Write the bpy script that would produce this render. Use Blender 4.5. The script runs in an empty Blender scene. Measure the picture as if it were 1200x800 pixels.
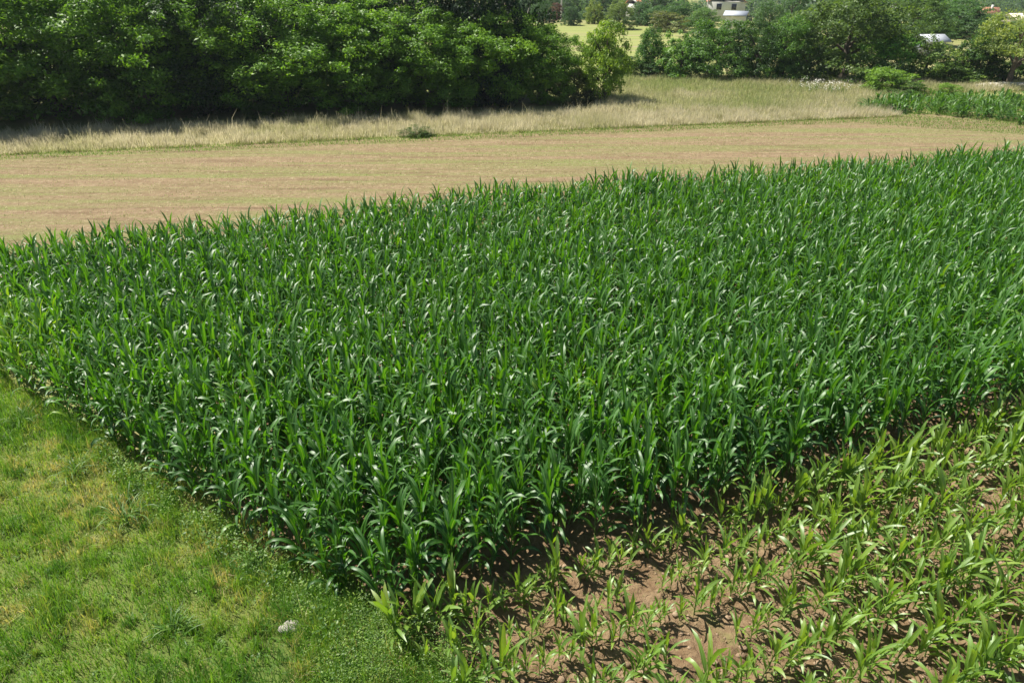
import bpy, math
import numpy as np
from mathutils import Vector, Matrix

R = math.radians
sc = bpy.context.scene
COL = sc.collection

# ------------------------------------------------------------------ camera, sky, sun
H, F, PITCH = 10.0, 857.0, R(27.2)          # height (m), focal length in px of a 1200 px wide picture
cd = bpy.data.cameras.new('camera'); cam = bpy.data.objects.new('camera', cd); COL.objects.link(cam)
cam.location = (0, 0, H); cam.rotation_euler = (math.pi/2 - PITCH, 0, 0)
cd.sensor_width = 36; cd.lens = 36*F/1200; cd.clip_start = 0.1; cd.clip_end = 3000
sc.camera = cam

SUN_EL, SUN_AZ = R(57), R(-62)              # azimuth from +Y towards +X
w = bpy.data.worlds.new('World'); sc.world = w; w.use_nodes = True
nt = w.node_tree; bg = nt.nodes['Background']
sky = nt.nodes.new('ShaderNodeTexSky'); sky.sky_type = 'NISHITA'; sky.sun_disc = False
sky.sun_elevation = SUN_EL; sky.sun_rotation = SUN_AZ
nt.links.new(sky.outputs[0], bg.inputs[0]); bg.inputs[1].default_value = 0.052
sl = bpy.data.lights.new('sun', 'SUN'); sl.energy = 5.0; sl.angle = R(0.53); sl.color = (1, 0.95, 0.86)
sun = bpy.data.objects.new('sun', sl); COL.objects.link(sun)
sdir = Vector((math.sin(SUN_AZ)*math.cos(SUN_EL), math.cos(SUN_AZ)*math.cos(SUN_EL), math.sin(SUN_EL)))
sun.rotation_euler = sdir.to_track_quat('Z', 'Y').to_euler(); sun.location = sdir*60
sc.view_settings.view_transform = 'Standard'; sc.view_settings.look = 'None'
sc.view_settings.exposure = 0.92; sc.view_settings.gamma = 1.0

# ------------------------------------------------------------------ helpers
CT, ST = math.cos(PITCH), math.sin(PITCH)
def ray(px, py):
    u, v = (px-600)/F, (400-py)/F
    return np.array([u, CT+v*ST, -ST+v*CT])
def G(px, py, z=0.0):                       # where the line of sight of a pixel meets height z
    r = ray(px, py); t = (H-z)/-r[2]
    return np.array([r[0]*t, r[1]*t, z])
def AT(px, py, dist):                       # the point of a line of sight at forward distance dist
    r = ray(px, py); t = dist/r[1]
    return np.array([r[0]*t, dist, H+r[2]*t])
def depth(p): return p[1]*CT + (H-p[2])*ST
def project(P):
    P = np.atleast_2d(P); d = P[:, 1]*CT+(H-P[:, 2])*ST
    yv = P[:, 1]*ST-(H-P[:, 2])*CT
    return 600+F*P[:, 0]/d, 400-F*yv/d, d
def in_poly(x, y, poly):
    ins = np.zeros(len(x), bool); n = len(poly)
    for i in range(n):
        x0, y0 = poly[i][:2]; x1, y1 = poly[(i+1) % n][:2]
        c = ((y0 > y) != (y1 > y)) & (x < (x1-x0)*(y-y0)/((y1-y0)+1e-12)+x0)
        ins ^= c
    return ins
_tab = np.random.default_rng(5).random((256, 256))
def vnoise(x, y, off=0):
    x = np.asarray(x, float)+off*17.31; y = np.asarray(y, float)+off*9.77
    xi, yi = np.floor(x).astype(int), np.floor(y).astype(int); fx, fy = x-xi, y-yi
    fx = fx*fx*(3-2*fx); fy = fy*fy*(3-2*fy)
    g = lambda a, b: _tab[a & 255, b & 255]
    return (g(xi, yi)*(1-fx)+g(xi+1, yi)*fx)*(1-fy)+(g(xi, yi+1)*(1-fx)+g(xi+1, yi+1)*fx)*fy
def fbm(x, y, o=0): return 0.55*vnoise(x, y, o)+0.3*vnoise(2.1*x, 2.1*y, o+1)+0.15*vnoise(4.3*x, 4.3*y, o+2)
def sstep(a, b, x):
    t = np.clip((np.asarray(x, float)-a)/(b-a), 0, 1); return t*t*(3-2*t)
def terrain(x, y):
    x = np.asarray(x, float); y = np.asarray(y, float)
    return -0.06-9*sstep(140, 330, y)*sstep(-60, 60, x+0*y)-2*sstep(140, 330, y)+55*sstep(430, 900, y)

def make_mesh(name, V, quads=None, tris=None, attrs=None, smooth=True):
    V = np.asarray(V, np.float32); me = bpy.data.meshes.new(name)
    q = np.zeros((0, 4), np.int32) if quads is None else np.asarray(quads, np.int32).reshape(-1, 4)
    t = np.zeros((0, 3), np.int32) if tris is None else np.asarray(tris, np.int32).reshape(-1, 3)
    me.vertices.add(len(V)); me.vertices.foreach_set('co', V.ravel())
    me.loops.add(q.size+t.size); me.loops.foreach_set('vertex_index', np.concatenate([q.ravel(), t.ravel()]))
    me.polygons.add(len(q)+len(t))
    me.polygons.foreach_set('loop_start', np.concatenate([np.arange(len(q))*4, q.size+np.arange(len(t))*3]).astype(np.int32))
    me.update(calc_edges=True)
    if smooth: me.polygons.foreach_set('use_smooth', np.ones(len(q)+len(t), bool))
    for k, a in (attrs or {}).items():
        at = me.attributes.new(k, 'FLOAT', 'POINT'); at.data.foreach_set('value', np.asarray(a, np.float32))
    me.validate(); return me
def obj(name, me, mat=None, parent=None, **props):
    o = bpy.data.objects.new(name, me); COL.objects.link(o)
    if mat is not None and me is not None and not me.materials: me.materials.append(mat)
    if parent is not None: o.parent = parent
    for k, v in props.items(): o[k] = v
    return o
class Bag:                                   # joins many small pieces into one mesh
    def __init__(s): s.V, s.Q, s.T, s.A, s.n = [], [], [], {}, 0
    def add(s, V, Q=None, T=None, **attrs):
        if Q is not None and len(Q): s.Q.append(np.asarray(Q)+s.n)
        if T is not None and len(T): s.T.append(np.asarray(T)+s.n)
        s.V.append(V); s.n += len(V)
        for k, a in attrs.items(): s.A.setdefault(k, []).append(np.broadcast_to(a, (len(V),)))
    def mesh(s, name, smooth=True):
        return make_mesh(name, np.concatenate(s.V), np.concatenate(s.Q) if s.Q else None, np.concatenate(s.T) if s.T else None,
                         {k: np.concatenate(a) for k, a in s.A.items()}, smooth)
def tube(pts, rad, n=6):
    pts = np.asarray(pts, float); V, Q = [], []
    for i, p in enumerate(pts):
        d = pts[min(i+1, len(pts)-1)]-pts[max(i-1, 0)]; d = d/np.linalg.norm(d)
        a = np.cross(d, [0.31, 0.9, 0.12]); a /= np.linalg.norm(a); b = np.cross(d, a)
        for k in range(n):
            t = 2*math.pi*k/n; V.append(p+rad[i]*(a*math.cos(t)+b*math.sin(t)))
        if i:
            for k in range(n): Q.append([(i-1)*n+k, (i-1)*n+(k+1) % n, i*n+(k+1) % n, i*n+k])
    return np.array(V), np.array(Q)
def box(x0, x1, y0, y1, z0, z1):
    V = np.array([[x, y, z] for z in (z0, z1) for y in (y0, y1) for x in (x0, x1)], float)
    Q = np.array([[0, 2, 3, 1], [4, 5, 7, 6], [0, 1, 5, 4], [2, 6, 7, 3], [0, 4, 6, 2], [1, 3, 7, 5]])
    return V, Q

# ------------------------------------------------------------------ materials
def new_mat(name):
    m = bpy.data.materials.new(name); m.use_nodes = True
    t = m.node_tree; return m, t, t.nodes['Principled BSDF'], t.nodes['Material Output']
def N(t, typ, **kw):
    n = t.nodes.new(typ)
    for k, v in kw.items(): setattr(n, k, v)
    return n
def ramp(t, cols):
    r = N(t, 'ShaderNodeValToRGB'); e = r.color_ramp.elements
    while len(e) < len(cols): e.new(0.5)
    for el, (p, c) in zip(e, cols): el.position = p; el.color = (*c, 1)
    return r
def mixc(t, fac, a, b, mode='MIX'):
    m = N(t, 'ShaderNodeMix', data_type='RGBA', blend_type=mode)
    for s, v in ((m.inputs[0], fac), (m.inputs[6], a), (m.inputs[7], b)):
        if hasattr(v, 'is_output') or hasattr(v, 'links'): t.links.new(v, s)
        elif isinstance(v, (int, float)): s.default_value = v
        else: s.default_value = (*v, 1)
    return m.outputs[2]
def math_n(t, op, a, b=None, clamp=False):
    m = N(t, 'ShaderNodeMath', operation=op); m.use_clamp = clamp
    for s, v in ((m.inputs[0], a), (m.inputs[1], b)):
        if v is None: continue
        if hasattr(v, 'links'): t.links.new(v, s)
        else: s.default_value = v
    return m.outputs[0]
def plant_mat(name, cols, rough=0.5, spec=0.4, trans=0.3, tcol=(1.3, 1.5, 0.5), objcol=False, rib=None, root=None, objrnd=0.2, coat=0):
    m, t, p, out = new_mat(name); L = t.links.new
    tint = N(t, 'ShaderNodeAttribute', attribute_name='tint').outputs['Fac']
    oi = N(t, 'ShaderNodeObjectInfo')
    rr = math_n(t, 'MULTIPLY', math_n(t, 'SUBTRACT', oi.outputs['Random'], 0.5), objrnd)
    rp = ramp(t, cols); L(math_n(t, 'ADD', tint, rr, True), rp.inputs[0]); c = rp.outputs[0]
    if objcol: c = mixc(t, 1.0, c, oi.outputs['Color'], 'MULTIPLY')
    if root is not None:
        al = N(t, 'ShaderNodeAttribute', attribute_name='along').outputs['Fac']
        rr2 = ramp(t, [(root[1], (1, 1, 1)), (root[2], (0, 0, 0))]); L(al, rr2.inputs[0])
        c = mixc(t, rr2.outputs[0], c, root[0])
    if rib is not None:
        ac = math_n(t, 'ABSOLUTE', N(t, 'ShaderNodeAttribute', attribute_name='across').outputs['Fac'])
        r3 = ramp(t, [(0.06, (1, 1, 1)), (0.16, (0, 0, 0))]); L(ac, r3.inputs[0])
        c = mixc(t, math_n(t, 'MULTIPLY', r3.outputs[0], 0.7), c, rib)
    L(c, p.inputs['Base Color']); p.inputs['Roughness'].default_value = rough
    p.inputs['Specular IOR Level'].default_value = spec; p.inputs['Coat Weight'].default_value = coat; p.inputs['Coat Roughness'].default_value = .55
    if trans > 0:
        tr = N(t, 'ShaderNodeBsdfTranslucent'); L(mixc(t, 1.0, c, tcol, 'MULTIPLY'), tr.inputs[0])
        ms = N(t, 'ShaderNodeMixShader'); ms.inputs[0].default_value = trans
        L(p.outputs[0], ms.inputs[1]); L(tr.outputs[0], ms.inputs[2]); L(ms.outputs[0], out.inputs[0])
    return m
def ground_mat(name, layers, scale_bump=8, bump=0.4, rough=0.95, rot=0.0, cracks=0, stretch=(1, 1, 1)):
    """layers: first a base ramp on noise, then (scale, detail, lo, hi, colour) patches"""
    m, t, p, out = new_mat(name); L = t.links.new
    tc = N(t, 'ShaderNodeTexCoord'); mp = N(t, 'ShaderNodeMapping'); mp.inputs['Rotation'].default_value = (0, 0, rot)
    mp.inputs['Scale'].default_value = stretch; L(tc.outputs['Object'], mp.inputs[0])
    c = None
    for i, (s, det, lo, hi, col, st) in enumerate(layers):
        n = N(t, 'ShaderNodeTexNoise'); n.inputs['Scale'].default_value = s; n.inputs['Detail'].default_value = det
        n.inputs['Roughness'].default_value = 0.65
        L(mp.outputs[0] if st else tc.outputs['Object'], n.inputs['Vector'])
        if c is None:
            rp = ramp(t, [(lo, col[0]), (hi, col[1])]); L(n.outputs[0], rp.inputs[0]); c = rp.outputs[0]
        else:
            rp = ramp(t, [(lo, (0, 0, 0)), (hi, (1, 1, 1))]); L(n.outputs[0], rp.inputs[0]); c = mixc(t, rp.outputs[0], c, col)
    nb = N(t, 'ShaderNodeTexNoise'); nb.inputs['Scale'].default_value = scale_bump; nb.inputs['Detail'].default_value = 8
    nb.inputs['Roughness'].default_value = 0.8
    L(tc.outputs['Object'], nb.inputs['Vector']); hgt = nb.outputs[0]
    if cracks:
        nw = N(t, 'ShaderNodeTexNoise'); nw.inputs['Scale'].default_value = 4; L(tc.outputs['Object'], nw.inputs['Vector'])
        va = N(t, 'ShaderNodeVectorMath', operation='MULTIPLY_ADD'); L(nw.outputs[1], va.inputs[0]); va.inputs[1].default_value = (.25, .25, .25)
        L(tc.outputs['Object'], va.inputs[2])
        vo = N(t, 'ShaderNodeTexVoronoi', feature='DISTANCE_TO_EDGE'); vo.inputs['Scale'].default_value = cracks; L(va.outputs[0], vo.inputs['Vector'])
        rp = ramp(t, [(0.0, (0, 0, 0)), (0.07, (1, 1, 1))]); L(vo.outputs[0], rp.inputs[0])
        hgt = math_n(t, 'ADD', math_n(t, 'MULTIPLY', rp.outputs[0], 0.3), hgt)
    bp = N(t, 'ShaderNodeBump'); bp.inputs['Strength'].default_value = bump; bp.inputs['Distance'].default_value = 0.05
    L(hgt, bp.inputs['Height']); L(bp.outputs[0], p.inputs['Normal'])
    L(c, p.inputs['Base Color']); p.inputs['Roughness'].default_value = rough; p.inputs['Specular IOR Level'].default_value = 0.15
    return m
def plain_mat(name, a, b, scale=3, rough=0.8, bump=0.0):
    return ground_mat(name, [(scale, 6, 0.35, 0.65, (a, b), False)], scale_bump=scale*4, bump=bump, rough=rough)

ROW_A = math.atan(0.43)                      # direction of the corn rows
RD = np.array([math.cos(ROW_A), math.sin(ROW_A)]); RN = np.array([-RD[1], RD[0]])
M = {}
M['corn'] = plant_mat('corn_leaf', [(0, (.020, .080, .008)), (.45, (.036, .132, .010)), (.8, (.070, .195, .016)), (1, (.18, .30, .025))],
                      rough=.48, spec=.75, trans=.34, tcol=(2.1, 2.1, .3), coat=.15, rib=(.20, .30, .12))
M['young'] = plant_mat('young_corn_leaf', [(0, (.085, .19, .022)), (.5, (.17, .295, .034)), (1, (.30, .38, .055))],
                       rough=.47, spec=1.0, trans=.40, tcol=(1.5, 1.5, .5), rib=(.24, .36, .12))
M['crop'] = plant_mat('crop_leaf', [(0, (.04, .11, .018)), (.5, (.075, .17, .025)), (1, (.14, .24, .04))], rough=.5, spec=.6, trans=.3)
M['stalk'] = plant_mat('corn_stalk', [(0, (.07, .13, .03)), (1, (.16, .22, .06))], rough=.5, trans=0)
M['foliage'] = plant_mat('tree_foliage', [(0, (.45, .50, .5)), (.5, (.9, .95, .9)), (1, (1.5, 1.35, 1.0))], rough=.5, spec=.35,
                         trans=.42, tcol=(1.5, 1.5, .55), objcol=True, objrnd=0.1)
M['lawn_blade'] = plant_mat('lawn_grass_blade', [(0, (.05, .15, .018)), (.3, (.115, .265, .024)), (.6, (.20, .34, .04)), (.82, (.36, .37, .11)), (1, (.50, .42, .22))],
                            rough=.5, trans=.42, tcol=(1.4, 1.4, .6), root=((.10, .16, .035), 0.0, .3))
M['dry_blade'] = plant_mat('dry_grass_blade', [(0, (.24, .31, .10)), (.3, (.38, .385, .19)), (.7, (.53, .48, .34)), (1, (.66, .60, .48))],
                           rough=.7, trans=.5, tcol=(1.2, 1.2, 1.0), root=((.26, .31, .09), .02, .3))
M['weed'] = plant_mat('weed_leaf', [(0, (.05, .12, .02)), (.5, (.11, .21, .03)), (1, (.21, .31, .045))], rough=.5, trans=.3)
M['bark'] = plain_mat('bark', (.07, .055, .04), (.16, .13, .10), 6, .9, .6)
M['pale_bark'] = plain_mat('pale_bark', (.32, .29, .23), (.48, .45, .38), 6, .9, .4)
M['white_flower'] = plant_mat('white_flower', [(0, (.6, .58, .5)), (1, (.8, .79, .74))], rough=.8, trans=.2, tcol=(1, 1, 1))
M['terrain'] = ground_mat('meadow_ground', [(.08, 4, .35, .65, ((.20, .21, .07), (.30, .27, .13)), False), (.5, 6, .5, .7, (.15, .21, .05), False)], 3, .5)
M['lawn'] = ground_mat('lawn_ground', [(1.2, 6, .35, .65, ((.09, .15, .03), (.17, .19, .05)), False), (6, 6, .58, .75, (.24, .18, .09), False)], 14, .7)
M['soil'] = ground_mat('bare_soil', [(1.4, 8, .3, .7, ((.20, .125, .068), (.34, .245, .145)), False), (9, 8, .5, .72, (.15, .09, .05), False), (1.6, 7, .56, .72, (.20, .21, .07), False)],
                       26, 1.0, cracks=5)
M['stubble'] = ground_mat('stubble_ground', [(1.1, 9, .3, .7, ((.19, .133, .076), (.29, .215, .13)), False), (.55, 10, .43, .60, (.185, .195, .07), True), (5, 10, .5, .68, (.15, .105, .055), False), (1.5, 10, .52, .66, (.155, .108, .06), True), (3.2, 10, .56, .7, (.36, .29, .18), False)],
                          12, 1.0, rot=-R(14), stretch=(.10, 1.5, 1))
M['hay'] = ground_mat('hay_meadow', [(.5, 4, .4, .6, ((.19, .235, .065), (.26, .27, .095)), True), (.25, 4, .54, .62, (.27, .235, .125), True)], 3, .4, rot=R(3), stretch=(.05, 1, 1))

# ------------------------------------------------------------------ the ground
def grid_sheet(name, xs, ys, zf, mat, clip=None, **props):
    X, Y = np.meshgrid(xs, ys); x, y = X.ravel(), Y.ravel(); nx, ny = len(xs), len(ys)
    V = np.stack([x, y, zf(x, y)], 1); i = np.arange(nx*ny).reshape(ny, nx)
    Q = np.stack([i[:-1, :-1], i[:-1, 1:], i[1:, 1:], i[1:, :-1]], -1).reshape(-1, 4)
    if clip is not None:
        c = V[Q].mean(1); Q = Q[clip(c[:, 0], c[:, 1])]
        u, inv = np.unique(Q, return_inverse=True); V = V[u]; Q = inv.reshape(-1, 4)
    return obj(name, make_mesh(name, V, Q), mat, kind='structure', **props)
def gx(lst): return np.concatenate([np.arange(a, b, s) for a, b, s in lst])

A = G(430, 724)[:2]; B = G(62, 487)[:2]                       # front corner of the tall corn, a point on its grass side
AB = (B-A)/np.linalg.norm(B-A)
FL, FR = G(0, 274, 1.95)[:2], G(1200, 165, 1.95)[:2]; FM = G(600, 211, 1.95)[:2]
farL = FL+(FL-FM)*0.35; farR = FR+(FR-FM)*0.3
leftC = A+AB*np.linalg.norm(B-A)*1.55
nearR = A+RD*34
TALL = [A, leftC, farL, FL, FM, FR, farR, nearR]
YL = G(500, 800)[:2]; YLd = (YL-A)/np.linalg.norm(YL-A)
YOUNG = [A, nearR, nearR-RN*12, A+YLd*9]
LAWN = [A+YLd*6, A-RN*.1, A+AB*30, A+AB*30+np.array([-12, -8]), A+np.array([-18, -9])]

grid_sheet('ground', gx([(-420, -60, 20), (-60, 80, 4), (80, 420, 20)]), gx([(-60, 0, 10), (0, 160, 4), (160, 940, 15)]), terrain, M['terrain'],
           label='flat dry meadow ground between the fields and hedges')
grid_sheet('lawn_ground', np.arange(-24, 2, .12), np.arange(0, 34, .12),
           lambda x, y: 0.05*fbm(x*1.3, y*1.3, 3)-.02, M['lawn'], lambda x, y: in_poly(x, y, LAWN), label='grassy verge in front of the corn field')
# bare soil: fine lumps in the open patch, coarse under the tall crop; grids turned to the rows
def soil_sheet(name, s0, s1, t0, t1, st, zf, label, clip=None):
    X, Y = np.meshgrid(np.arange(s0, s1, st), np.arange(t0, t1, st)); s, t = X.ravel(), Y.ravel()
    P = A+np.outer(s, RD)+np.outer(t, RN); V = np.column_stack([P, zf(s, t)]); ny, nx = X.shape
    i = np.arange(nx*ny).reshape(ny, nx); Q = np.stack([i[:-1, :-1], i[:-1, 1:], i[1:, 1:], i[1:, :-1]], -1).reshape(-1, 4)
    if clip is not None: Q = Q[clip(V[Q].mean(1))]
    u, inv = np.unique(Q, return_inverse=True)
    return obj(name, make_mesh(name, V[u], inv.reshape(-1, 4)), M['soil'], kind='structure', label=label)
def lumps(s, t):
    z = .10*(fbm(s*1.6, t*1.6, 7)-.5)+.16*np.abs(fbm(s*5, t*5, 8)-.5)+.08*(vnoise(s*12, t*12, 9)-.5)
    return z+.025*np.cos(2*math.pi*t/.74)-.015
def vis(c):
    x, y, d = project(np.column_stack([c[:, :2], np.zeros(len(c))])); return (x > -120) & (x < 1320) & (y < 920) & (in_poly(c[:, 0]+.25, c[:, 1]+.1, YOUNG) | in_poly(c[:, 0], c[:, 1], TALL))
soil_sheet('soil_patch', -3, 20, -9, 1.6, .045, lumps, 'bare brown cracked soil of the thin young corn patch', vis)
soil_sheet('field_soil', -2, 46, 1.55, 26, .8, lambda s, t: 0*s-.045, 'shaded soil under the tall corn', lambda c: in_poly(c[:, 0], c[:, 1]+.5, TALL))
STUB = [farL+(-30, -16), FL, FM, FR, farR+(40, 12), G(1200, 152)[:2]+(30, 8), G(1050, 137)[:2], G(480, 164)[:2], G(0, 183)[:2], G(0, 183)[:2]+(-30, -4)]
grid_sheet('stubble_field', np.arange(-62, 90, 1.0), np.arange(8, 66, 1.0), lambda x, y: .03*(fbm(x*.4, y*.4, 4)-.5)-.015, M['stubble'],
           lambda x, y: in_poly(x, y+1.6, STUB) | in_poly(x, y-.6, STUB), label='mown brown field behind the tall corn')
HAY = [G(560, 100)[:2], G(790, 96)[:2], G(800, 33)[:2], G(590, 25)[:2]]
grid_sheet('hay_meadow', np.arange(-20, 60, 2), np.arange(66, 170, 2), lambda x, y: terrain(x, y)+.03, M['hay'], lambda x, y: in_poly(x, y, HAY),
           label='sunlit mown hay meadow behind the far hedge')

# ------------------------------------------------------------------ corn
def leaf_arrays(rng, z0, az, length, width, p0, p1, nseg, wave=0.0, twist=0.0, r0=.012, pw=1.4):
    s = np.linspace(0, 1, nseg+1); ph = p0+(p1-p0)*s**pw
    ds = length/nseg; pm = (ph[1:]+ph[:-1])/2
    rr = np.concatenate([[r0], r0+np.cumsum(np.sin(pm)*ds)]); zz = np.concatenate([[z0], z0+np.cumsum(np.cos(pm)*ds)])
    wd = width*.5*np.clip((.45+2.2*s)*(s < .25)+(s >= .25)*1.0, 0, 1)*np.sqrt(np.clip(1-((s-.25)/.78).clip(0)**2.2, 0, 1))
    wd[-1] = .002
    tw = twist*s; sw = .10*length*(rng.random()-.5)*2*s**2
    fold = .35*(1-s*.6)
    nrm_r, nrm_z = -np.cos(ph), np.sin(ph)           # leaf upper normal in the (r,z) plane
    V = []
    for k in (-1, 0, 1):
        lat = k*wd*np.cos(tw)+sw; up = (abs(k)*wd*fold)+k*wd*np.sin(tw)+abs(k)*wave*np.sin(s*13+k*1.3+az)*(wd/(width*.5))
        r = rr+nrm_r*up; z = zz+nrm_z*up
        V.append(np.stack([r*math.cos(az)-lat*math.sin(az), r*math.sin(az)+lat*math.cos(az), z], 1))
    n = nseg+1; V = np.concatenate(V); i = np.arange(nseg)
    Q = np.concatenate([np.stack([i, i+n, i+n+1, i+1], 1), np.stack([i+n, i+2*n, i+2*n+1, i+n+1], 1)])
    return V, Q, np.repeat([-1., 0., 1.], n), np.tile(s, 3)
def corn_proto(seed, kind, nseg, drop=0):
    """returns stalk arrays and a list of leaf arrays of one plant"""
    rng = np.random.default_rng(seed); a0 = rng.random()*math.pi; leaves = []
    if kind == 'tall':
        n, hs = 11, 1.36
        for i in range(drop, n):
            t = i/(n-1); z0 = .22+t*1.12
            L = (.56+.30*math.sin(math.pi*(.12+.72*t)))*rng.uniform(.88, 1.12)
            p0 = R(30-25*t+rng.uniform(-5, 5)); p1 = R(168-132*t**2.0+rng.uniform(-28, 34)); pw_ = rng.uniform(1.7, 2.8)
            az = a0+math.pi*(i % 2)+rng.normal(0, .38)
            leaves.append((leaf_arrays(rng, z0, az, L, rng.uniform(.068, .095)*(1 if t < .9 else .8), p0, p1, nseg, .012 if nseg > 5 else 0, rng.uniform(-.9, .9), pw=pw_),
                           np.clip(.42+.22*(t-.5)+rng.normal(0, .12), 0, 1) if i > 1 or rng.random() < .65 else rng.uniform(.85, 1)))
        st = tube([(0, 0, -.08), (.004, 0, .6), (0, .004, 1.2), (0, 0, hs+.1)], [.016, .014, .011, .006], 5 if nseg > 5 else 3)
    else:
        n = 8; hs = .46
        for i in range(n):
            t = i/(n-1); z0 = .06+t*.40; L = (.30+.22*math.sin(math.pi*(.1+.8*t)))*rng.uniform(.8, 1.15)
            p0 = R(36-30*t+rng.uniform(-6, 6)); p1 = R(130-108*t**1.2+rng.uniform(-28, 28))
            az = a0+math.pi*(i % 2)+rng.normal(0, .45)
            leaves.append((leaf_arrays(rng, z0, az, L, rng.uniform(.042, .064), p0, p1, nseg, .008 if nseg > 4 else 0, rng.uniform(-.9, .9), .008, pw=rng.uniform(1.3, 2.4)),
                           np.clip(.45+.2*(t-.5)+rng.normal(0, .14), 0, 1)))
        st = tube([(0, 0, -.06), (.003, 0, .2), (0, 0, hs+.05)], [.012, .010, .005], 5)
    return st, leaves
def rows(poly, r0, r1, sp, step, seed, jit=.035):
    rng = np.random.default_rng(seed); out = []
    for r in range(r0, r1):
        s = np.arange(-40, 46, step); s = s+rng.normal(0, step*.22, len(s))
        t = r*sp+rng.normal(0, jit, len(s)); P = A+np.outer(s, RD)+np.outer(t, RN)
        k = in_poly(P[:, 0], P[:, 1], poly); out.append(np.column_stack([P, s, t+0*s, np.full(len(s), r)])[k])
    return np.concatenate(out)
def on_screen(P, top, mx=70, my=40):
    x, y, d = project(np.column_stack([P[:, :2], np.full(len(P), top)])); x2, y2, _ = project(np.column_stack([P[:, :2], np.zeros(len(P))]))
    return (x > -mx) & (x < 1200+mx) & (y < 800+my), x, y2, d
def build_crop(P, top, kind, n_single, label_of, group, scale, tintoff, mat, stuff_name, stuff_label, wob):
    rng = np.random.default_rng(77 if kind == 'tall' else 78)
    def count(sel):                            # place of each plant along its row, from the left
        c = np.zeros(len(P), int)
        for q in np.unique(P[:, 4]):
            k = np.where((P[:, 4] == q) & sel)[0]; c[k[np.argsort(P[k, 2])]] = np.arange(1, len(k)+1)
        return c
    ok, px, py, d = on_screen(P, top)
    nth = count(np.ones(len(P), bool)) if kind == 'tall' else count((px > 6) & (px < 1194) & (py < 806))
    nth = nth[ok]; P, px, py, d = P[ok], px[ok], py[ok], d[ok]
    visn = (px > 6) & (px < 1194) & (py < (815 if kind == 'tall' else 806)); key = np.where(visn, d, 1e6+d); order = np.argsort(key)
    P, px, py, d, nth = P[order], px[order], py[order], d[order], nth[order]
    sc_, to = scale(P), tintoff(P); rot = rng.random(len(P))*2*math.pi
    tx, ty = rng.normal(0, wob, len(P)), rng.normal(0, wob, len(P))
    nseg = 7 if kind == 'tall' else 6
    protos = []
    for q in range(12):
        st, lv = corn_proto(100+q, kind, nseg); rg = np.random.default_rng(q)
        sm = make_mesh('stalk', st[0], st[1], None, {'tint': np.full(len(st[0]), rg.random())}); sm.materials.append(M['stalk'])
        lm = []
        for (V, Q, ac, al), tn in lv:
            me = make_mesh('leaf', V, Q, None, {'tint': np.full(len(V), tn), 'across': ac, 'along': al}); me.materials.append(mat); lm.append(me)
        protos.append((sm, lm))
    pale = []                                  # a paler set of leaves for pale plants
    n1 = min(n_single, len(P))
    for i in range(n1):
        sm, lm = protos[rng.integers(12)]
        e = bpy.data.objects.new('corn_plant' if kind == 'tall' else 'young_corn_plant', None); COL.objects.link(e)
        e.empty_display_size = .1
        e.location = (P[i, 0], P[i, 1], 0); e.rotation_euler = (tx[i], ty[i], rot[i]); e.scale = (sc_[i],)*3
        e['label'] = label_of(P[i], int(nth[i])); e['category'] = 'corn plant'; e['group'] = group
        o = bpy.data.objects.new('stalk', sm); COL.objects.link(o); o.parent = e
        for me in lm:
            o = bpy.data.objects.new('leaf', me); COL.objects.link(o); o.parent = e
    # the rest joined
    bag = Bag(); lods = {}
    for lod, (ns, dr) in enumerate(((6, 0), (4, 2), (4, 4))):
        L = []
        for q in range(14):
            st, lv = corn_proto(300+q, kind, ns, dr if kind == 'tall' else 0); b = Bag()
            b.add(st[0], st[1], tint=.5, across=1.0, along=0.)
            for (V, Q, ac, al), tn in lv: b.add(V, Q, tint=tn, across=ac, along=al)
            L.append((np.concatenate(b.V), np.concatenate(b.Q), {k: np.concatenate(v) for k, v in b.A.items()}))
        lods[lod] = L
    for i in range(n1, len(P)):
        lod = 0 if d[i] < 17 else (1 if d[i] < 26 else 2)
        V, Q, at = lods[lod][rng.integers(14)]
        m = np.array((Matrix.Rotation(rot[i], 3, 'Z') @ Matrix.Rotation(ty[i], 3, 'Y') @ Matrix.Rotation(tx[i], 3, 'X')))*sc_[i]
        W = V @ m.T; W = W+np.array([P[i, 0], P[i, 1], 0])
        bag.add(W, Q, tint=np.clip(at['tint']+to[i], 0, 1), across=at['across'], along=at['along'])
    if bag.n: obj(stuff_name, bag.mesh(stuff_name), mat, kind='stuff', label=stuff_label, category='corn')
    print(kind, 'plants', len(P), 'single', n1, 'verts', bag.n)

ONES = 'zeroth first second third fourth fifth sixth seventh eighth ninth tenth eleventh twelfth thirteenth fourteenth fifteenth sixteenth seventeenth eighteenth nineteenth'.split()
TENS = {2: 'twent', 3: 'thirt', 4: 'fort', 5: 'fift', 6: 'sixt', 7: 'sevent', 8: 'eight', 9: 'ninet'}
def ordinal(n):
    if n < 20: return ONES[n]
    if n >= 100: return 'hundred-and-'+ordinal(n-100) if n > 100 else 'hundredth'
    return TENS[n//10]+('ieth' if n % 10 == 0 else 'y-'+ONES[n % 10])
PT = rows(TALL, 0, 37, .72, .175, 11)
def tall_scale(P):
    r = np.random.default_rng(3).normal(0, .075, len(P)); n = fbm(P[:, 0]*.25, P[:, 1]*.25, 12)
    e = np.hypot(P[:, 0]-A[0], P[:, 1]-A[1])
    side = (P[:, :2]-A) @ np.array([-AB[1], AB[0]])*-1
    return np.clip(.93+.16*n+r-.12*sstep(1.2, 0, side)-.05*sstep(2, 0, e), .6, 1.2)
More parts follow.
